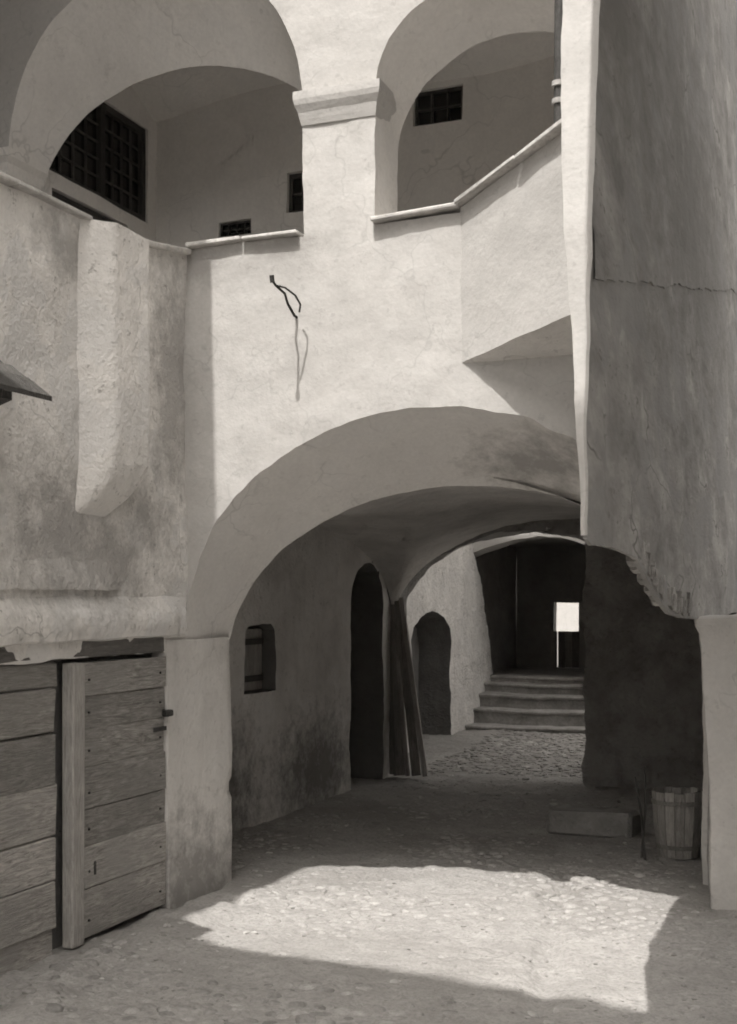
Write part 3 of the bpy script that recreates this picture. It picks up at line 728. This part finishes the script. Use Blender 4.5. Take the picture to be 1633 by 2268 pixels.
panel('entrance_rear_wall', lambda u, v, w: Vector((u, 20.0 + w, v)), [(-5.3, .6), (-3.36, .6), (-3.36, 2.7), (-5.3, 2.7)], 'dim', fh, holes=[(wo_, .2, None)], step=.06, amp=.01)
hd = reg(bpy.data.objects.new('half_door', None), fh, (-4.5, 19.95, .76))
for i in range(4): box('board', (-4.72 + .112 * i, 19.93, .745), (-4.72 + .112 * i + (.092 if i == 0 else .109), 19.965, 1.315), 'wood_pale' if i in (1, 3) else 'wood_v', hd, .004, .003, i)
box('roof', (-5.8, 16.3, 4.2), (3.3, 20.5, 4.35), 'tile', fh)
box('side_wall', (-5.7, 17.0, 0), (-5.51, 20.45, 4.2), 'house', fh)
box('side_wall', (3.0, 17.0, 0), (3.2, 20.45, 4.2), 'house', fh)
gw = thing('garden_wall', (-4.5, 23.5, 0), 'bright sunlit wall seen through the small opening at the end of the entrance', 'wall')
panel('wall', lambda u, v, w: Vector((u, 23.5 + w, v)), [(-7, -.2), (-2, -.2), (-2, 2.6), (-7, 2.6)], 'white', gw, step=.2, amp=.02, rim=.25, back=.25)
ir = thing('inner_side_wall', (3.0, 14.6, 0), 'low side wall closing the inner court far on the right', 'wall')
panel('wall', lambda u, v, w: Vector((3.0 + w, u, v)), [(9, -.2), (16.5, -.2), (16.5, 2.2), (9, 2.2)], 'house', ir, step=.2, amp=.02, rim=.2, back=.2)
st = thing('stone_steps', (-4.1, 16.1, .1), 'worn stone steps climbing into the dark entrance of the inner court', 'stairs')
tops = [.175, .37, .545, .67, .76]
for i, z in enumerate(tops):
    y0 = 16.1 + .29 * i; z0 = -.05 if i == 0 else tops[i - 1] - .05
    n = 12; vs = []; fs = []
    prof = [(y0 + .02, z0), (y0 + .015, z - .05), (y0 - .012, z - .035), (y0 - .015, z - .012), (y0 + .01, z), (y0 + .36, z + .002), (y0 + .36, z0)]
    for j in range(n + 1):
        x = -5.0 + 1.66 * j / n
        for (y, zz_) in prof: vs.append(wob((x, y, zz_ - (.010 * math.exp(-((x + 4.2) / .35) ** 2) if zz_ > z - .06 else 0)), .014))
    m = len(prof)
    for j in range(n):
        for q in range(m - 1): fs.append((j * m + q, (j + 1) * m + q, (j + 1) * m + q + 1, j * m + q + 1))
    fs += [list(range(m)), [n * m + q for q in range(m)][::-1]]
    obj('step', vs, fs, 'step', st, loc=(-4.1, y0, z0))

# ================================================================== HOUSES OUTSIDE THE FRAME AND UNSEEN BLOCKS ADDED TO SHADE THE COURT
oh = thing('shade_slab', (-1.5, .5, 8), 'unseen slab added high above the viewer to shade the near court', 'shade slab')  # added slab; its edge cuts the sun patch on the ground
vs = []
for x, y in ((-6.5, 1.30), (-3.6, 1.24), (-.9, .92), (3.6, .30)): vs += [(x, y, 8.9), (x, y, 9.15), (x, y - 2.1, 9.15), (x, y - 2.1, 8.9)]
fs = [(4 * i + j, 4 * i + 4 + j, 4 * i + 4 + (j + 1) % 4, 4 * i + (j + 1) % 4) for i in range(3) for j in range(4)] + [(0, 1, 2, 3), (15, 14, 13, 12)]
obj('slab_body', vs, fs, 'tile', oh, smooth=False, loc=(-1.5, .5, 9))
ah = thing('alley_house', (3.6, 6, 0), 'house along the right of the alley with an unseen block added overhead for shade', 'house')
box('wall', (3.6, -2.1, 0), (4.2, 9, 6.5), 'house', ah); box('shade_block', (-.985, 2.6, 5.3), (4.2, 6.4, 8.0), 'house', ah)  # overhead block added to shade the alley ground and the pillar
ch_ = thing('opposite_house', (-1.5, -6.2, 0), 'low house closing the court behind the viewer', 'house')
box('wall', (-6.3, -7.0, 0), (4.2, -6.2, 5.0), 'house', ch_); box('roof', (-6.5, -7.2, 5.0), (4.4, -5.9, 5.2), 'tile', ch_)

# ================================================================== SMALL THINGS
# downpipe at the end of the parapet
dp = thing('downpipe', tuple(chp(.60, 4.1)), 'dark metal downpipe running up beside the end of the rising parapet', 'pipe')
c = chp(.585, 0, .05)
obj('pipe', *tube_data([(c.x, c.y, 4.10), (c.x + .005, c.y, 4.9), (c.x, c.y, 5.6), (c.x, c.y, 6.9)], .026, 10), 'zinc', dp, loc=(c.x, c.y, 4.1))
for z in (4.33, 4.42): obj('bracket', *tube_data([(c.x, c.y, z), (c.x, c.y, z + .025)], .036, 12), 'coping', dp, loc=(c.x, c.y, z))
# iron hook
hk = thing('iron_hook', (-3.095, YB, 3.44), 'bent iron hook sticking out of the white wall above the archway', 'hook')
obj('shank', *tube_data([(-3.095, YB + .05, 3.43), (-3.09, YB - .03, 3.435), (-3.10, YB - .10, 3.49), (-3.085, YB - .17, 3.53), (-3.095, YB - .27, 3.555), (-3.095, YB - .315, 3.575)], .0085, 8, .8), 'iron', hk, loc=(-3.095, YB, 3.44))
obj('loop', *tube_data([(-3.095, YB - .27, 3.555), (-3.06, YB - .22, 3.55), (-3.03, YB - .15, 3.52), (-3.025, YB - .09, 3.48), (-3.05, YB - .05, 3.45)], .006, 6), 'iron', hk, loc=(-3.03, YB - .1, 3.5))
obj('knob', *tube_data([(-3.095, YB - .31, 3.56), (-3.095, YB - .32, 3.60)], .014, 8), 'iron', hk, loc=(-3.095, YB - .31, 3.57))
# boards leaning in the left jamb of the second arch
lean = [((-4.54, 12.30, .03), (-4.56, 12.36, 1.62), .10, 'dark narrow board leaning upright, closest to the passage wall'),
        ((-4.44, 12.24, .03), (-4.55, 12.37, 1.76), .11, 'dark board leaning second from the passage wall'),
        ((-4.36, 12.20, .03), (-4.535, 12.355, 1.45), .045, 'pale thin lath leaning among the dark boards'),
        ((-4.29, 12.28, .03), (-4.52, 12.38, 1.80), .10, 'dark wide board leaning right of the pale lath'),
        ((-4.19, 12.26, .03), (-4.49, 12.37, 1.83), .05, 'pale long lath leaning outermost against the second arch')]
for i, (p, q, w, lab) in enumerate(lean):
    p = Vector(p); q = Vector(q); d = q - p; L = d.length; d.normalize(); sx = Vector((1, 0, 0)); sx = (sx - d * sx.dot(d)).normalized(); sy = d.cross(sx)
    vs, fs = box_data((-w / 2, -.012, 0), (w / 2, .012, L), .004, .003, 300 + i)
    me = mesh('leaning_board', vs, fs, 'wood_pale' if w < .06 else 'wood_dark3', False)
    o = inst('leaning_board', me, None, tuple(p), label=lab, cat='board', group='boards leaning by the second arch')
    o.rotation_euler = Matrix((sx, sy, d)).transposed().to_euler()
# staved tub
tb = thing('wooden_tub', (-1.27, 9.2, 0), 'staved wooden tub standing in the dark beside the pale pillar', 'tub')
N = 16; H = .47
for i in range(N):
    a0, a1 = 2 * math.pi * (i + .03) / N, 2 * math.pi * (i + .97) / N; vs = []
    for z, rr in ((.01, .145), (H * .5, .172), (H + rnd.uniform(-.008, .004), .185)):
        for r_ in (rr, rr - .02):
            for a in (a0, a1): vs.append((-1.27 + r_ * math.cos(a), 9.2 + r_ * math.sin(a), z))
    fs = []
    for b in (0, 4): fs += [(b, b + 1, b + 5, b + 4), (b + 2, b + 6, b + 7, b + 3), (b, b + 4, b + 6, b + 2), (b + 1, b + 3, b + 7, b + 5)]
    fs += [(8, 9, 11, 10), (0, 2, 3, 1)]
    obj('stave', vs, fs, 'wood_pale', tb, loc=(-1.27, 9.2, 0), smooth=False)
for z, rr in ((.07, .150), (.38, .183)):
    vs = []; fs = []
    for i in range(32):
        a = 2 * math.pi * i / 32
        for r_, zz_ in ((rr, z), (rr + .004, z), (rr + .0065, z + .03), (rr + .002, z + .03)): vs.append((-1.27 + r_ * math.cos(a), 9.2 + r_ * math.sin(a), zz_))
    for i in range(32):
        for q in range(4): fs.append((i * 4 + q, i * 4 + (q + 1) % 4, ((i + 1) % 32) * 4 + (q + 1) % 4, ((i + 1) % 32) * 4 + q))
    obj('hoop', vs, fs, 'wood_dark2', tb, loc=(-1.27, 9.2, z))
vs = [(-1.27 + .14 * math.cos(2 * math.pi * i / 24), 9.2 + .14 * math.sin(2 * math.pi * i / 24), .05) for i in range(24)]
vs += [(x, y, .03) for x, y, _ in vs]; fs = [list(range(24)), list(range(47, 23, -1))] + [(i, 24 + i, 24 + (i + 1) % 24, (i + 1) % 24) for i in range(24)]
obj('bottom', vs, fs, 'wood_dark', tb, loc=(-1.27, 9.2, .05), smooth=False)
# stakes beside the tub
for i, (p, q, lab) in enumerate([((-1.50, 9.05, 0), (-1.53, 9.38, .60), 'thin stake leaning beside the tub, the more upright one'),
                                 ((-1.46, 8.95, 0), (-1.60, 9.38, .52), 'thin stake leaning beside the tub, the more slanting one')]):
    obj('wooden_stake', *tube_data([p, tuple((Vector(p) + Vector(q)) / 2 + Vector((.012, 0, 0))), q], .010, 7, .7), 'wood_dark', None, loc=p, label=lab, cat='stake', group='stakes by the tub')
# stone trough block
sb_v, sb_f = box_data((-2.35, 9.75, -.03), (-1.68, 10.2, .17), .03, .02, 11)
obj('stone_block', sb_v, sb_f, 'rear', None, loc=(-2.0, 9.95, 0), smooth=False, label='low stone block on the dark passage floor left of the tub', cat='stone block')
# pent roof at the left edge
pr_ = thing('pent_roof', (XL, 4.2, 2.8), 'corner of a small dark board roof sticking out of the left wall', 'roof')
for i in range(4):
    xa = XL + .005 + .105 * i; xb = xa + .125; za = 2.96 - .62 * (.105 * i); zb = za - .62 * .125
    t = .022; yo = 4.80 - .02 * (i % 2)
    vs = [(xa, 3.2, za), (xb, 3.2, zb), (xb, yo, zb), (xa, yo, za)]; vs += [(x, y, z + t) for x, y, z in vs]
    vs = [(x, y, z + .012 * i * 0 + (.006 if k_ in (0, 3, 4, 7) else -.008)) for k_, (x, y, z) in enumerate(vs)]
    obj('board', vs, [(0, 1, 2, 3), (7, 6, 5, 4), (0, 4, 5, 1), (1, 5, 6, 2), (2, 6, 7, 3), (3, 7, 4, 0)], 'wood_dark', pr_, loc=(xa, 4.0, za), smooth=False)
for y in (3.4, 4.62):
    vs = [(XL + .0, y, 2.93), (XL + .30, y, 2.745), (XL + .30, y, 2.68), (XL + .22, y, 2.655), (XL + .0, y, 2.78)]; vs += [(a, y + .07, c_) for a, _, c_ in vs]
    obj('rafter', vs, [(4, 3, 2, 1, 0), (5, 6, 7, 8, 9)] + [(i, (i + 1) % 5, 5 + (i + 1) % 5, 5 + i) for i in range(5)], 'wood_dark', pr_, loc=(XL, y, 2.8), smooth=False)
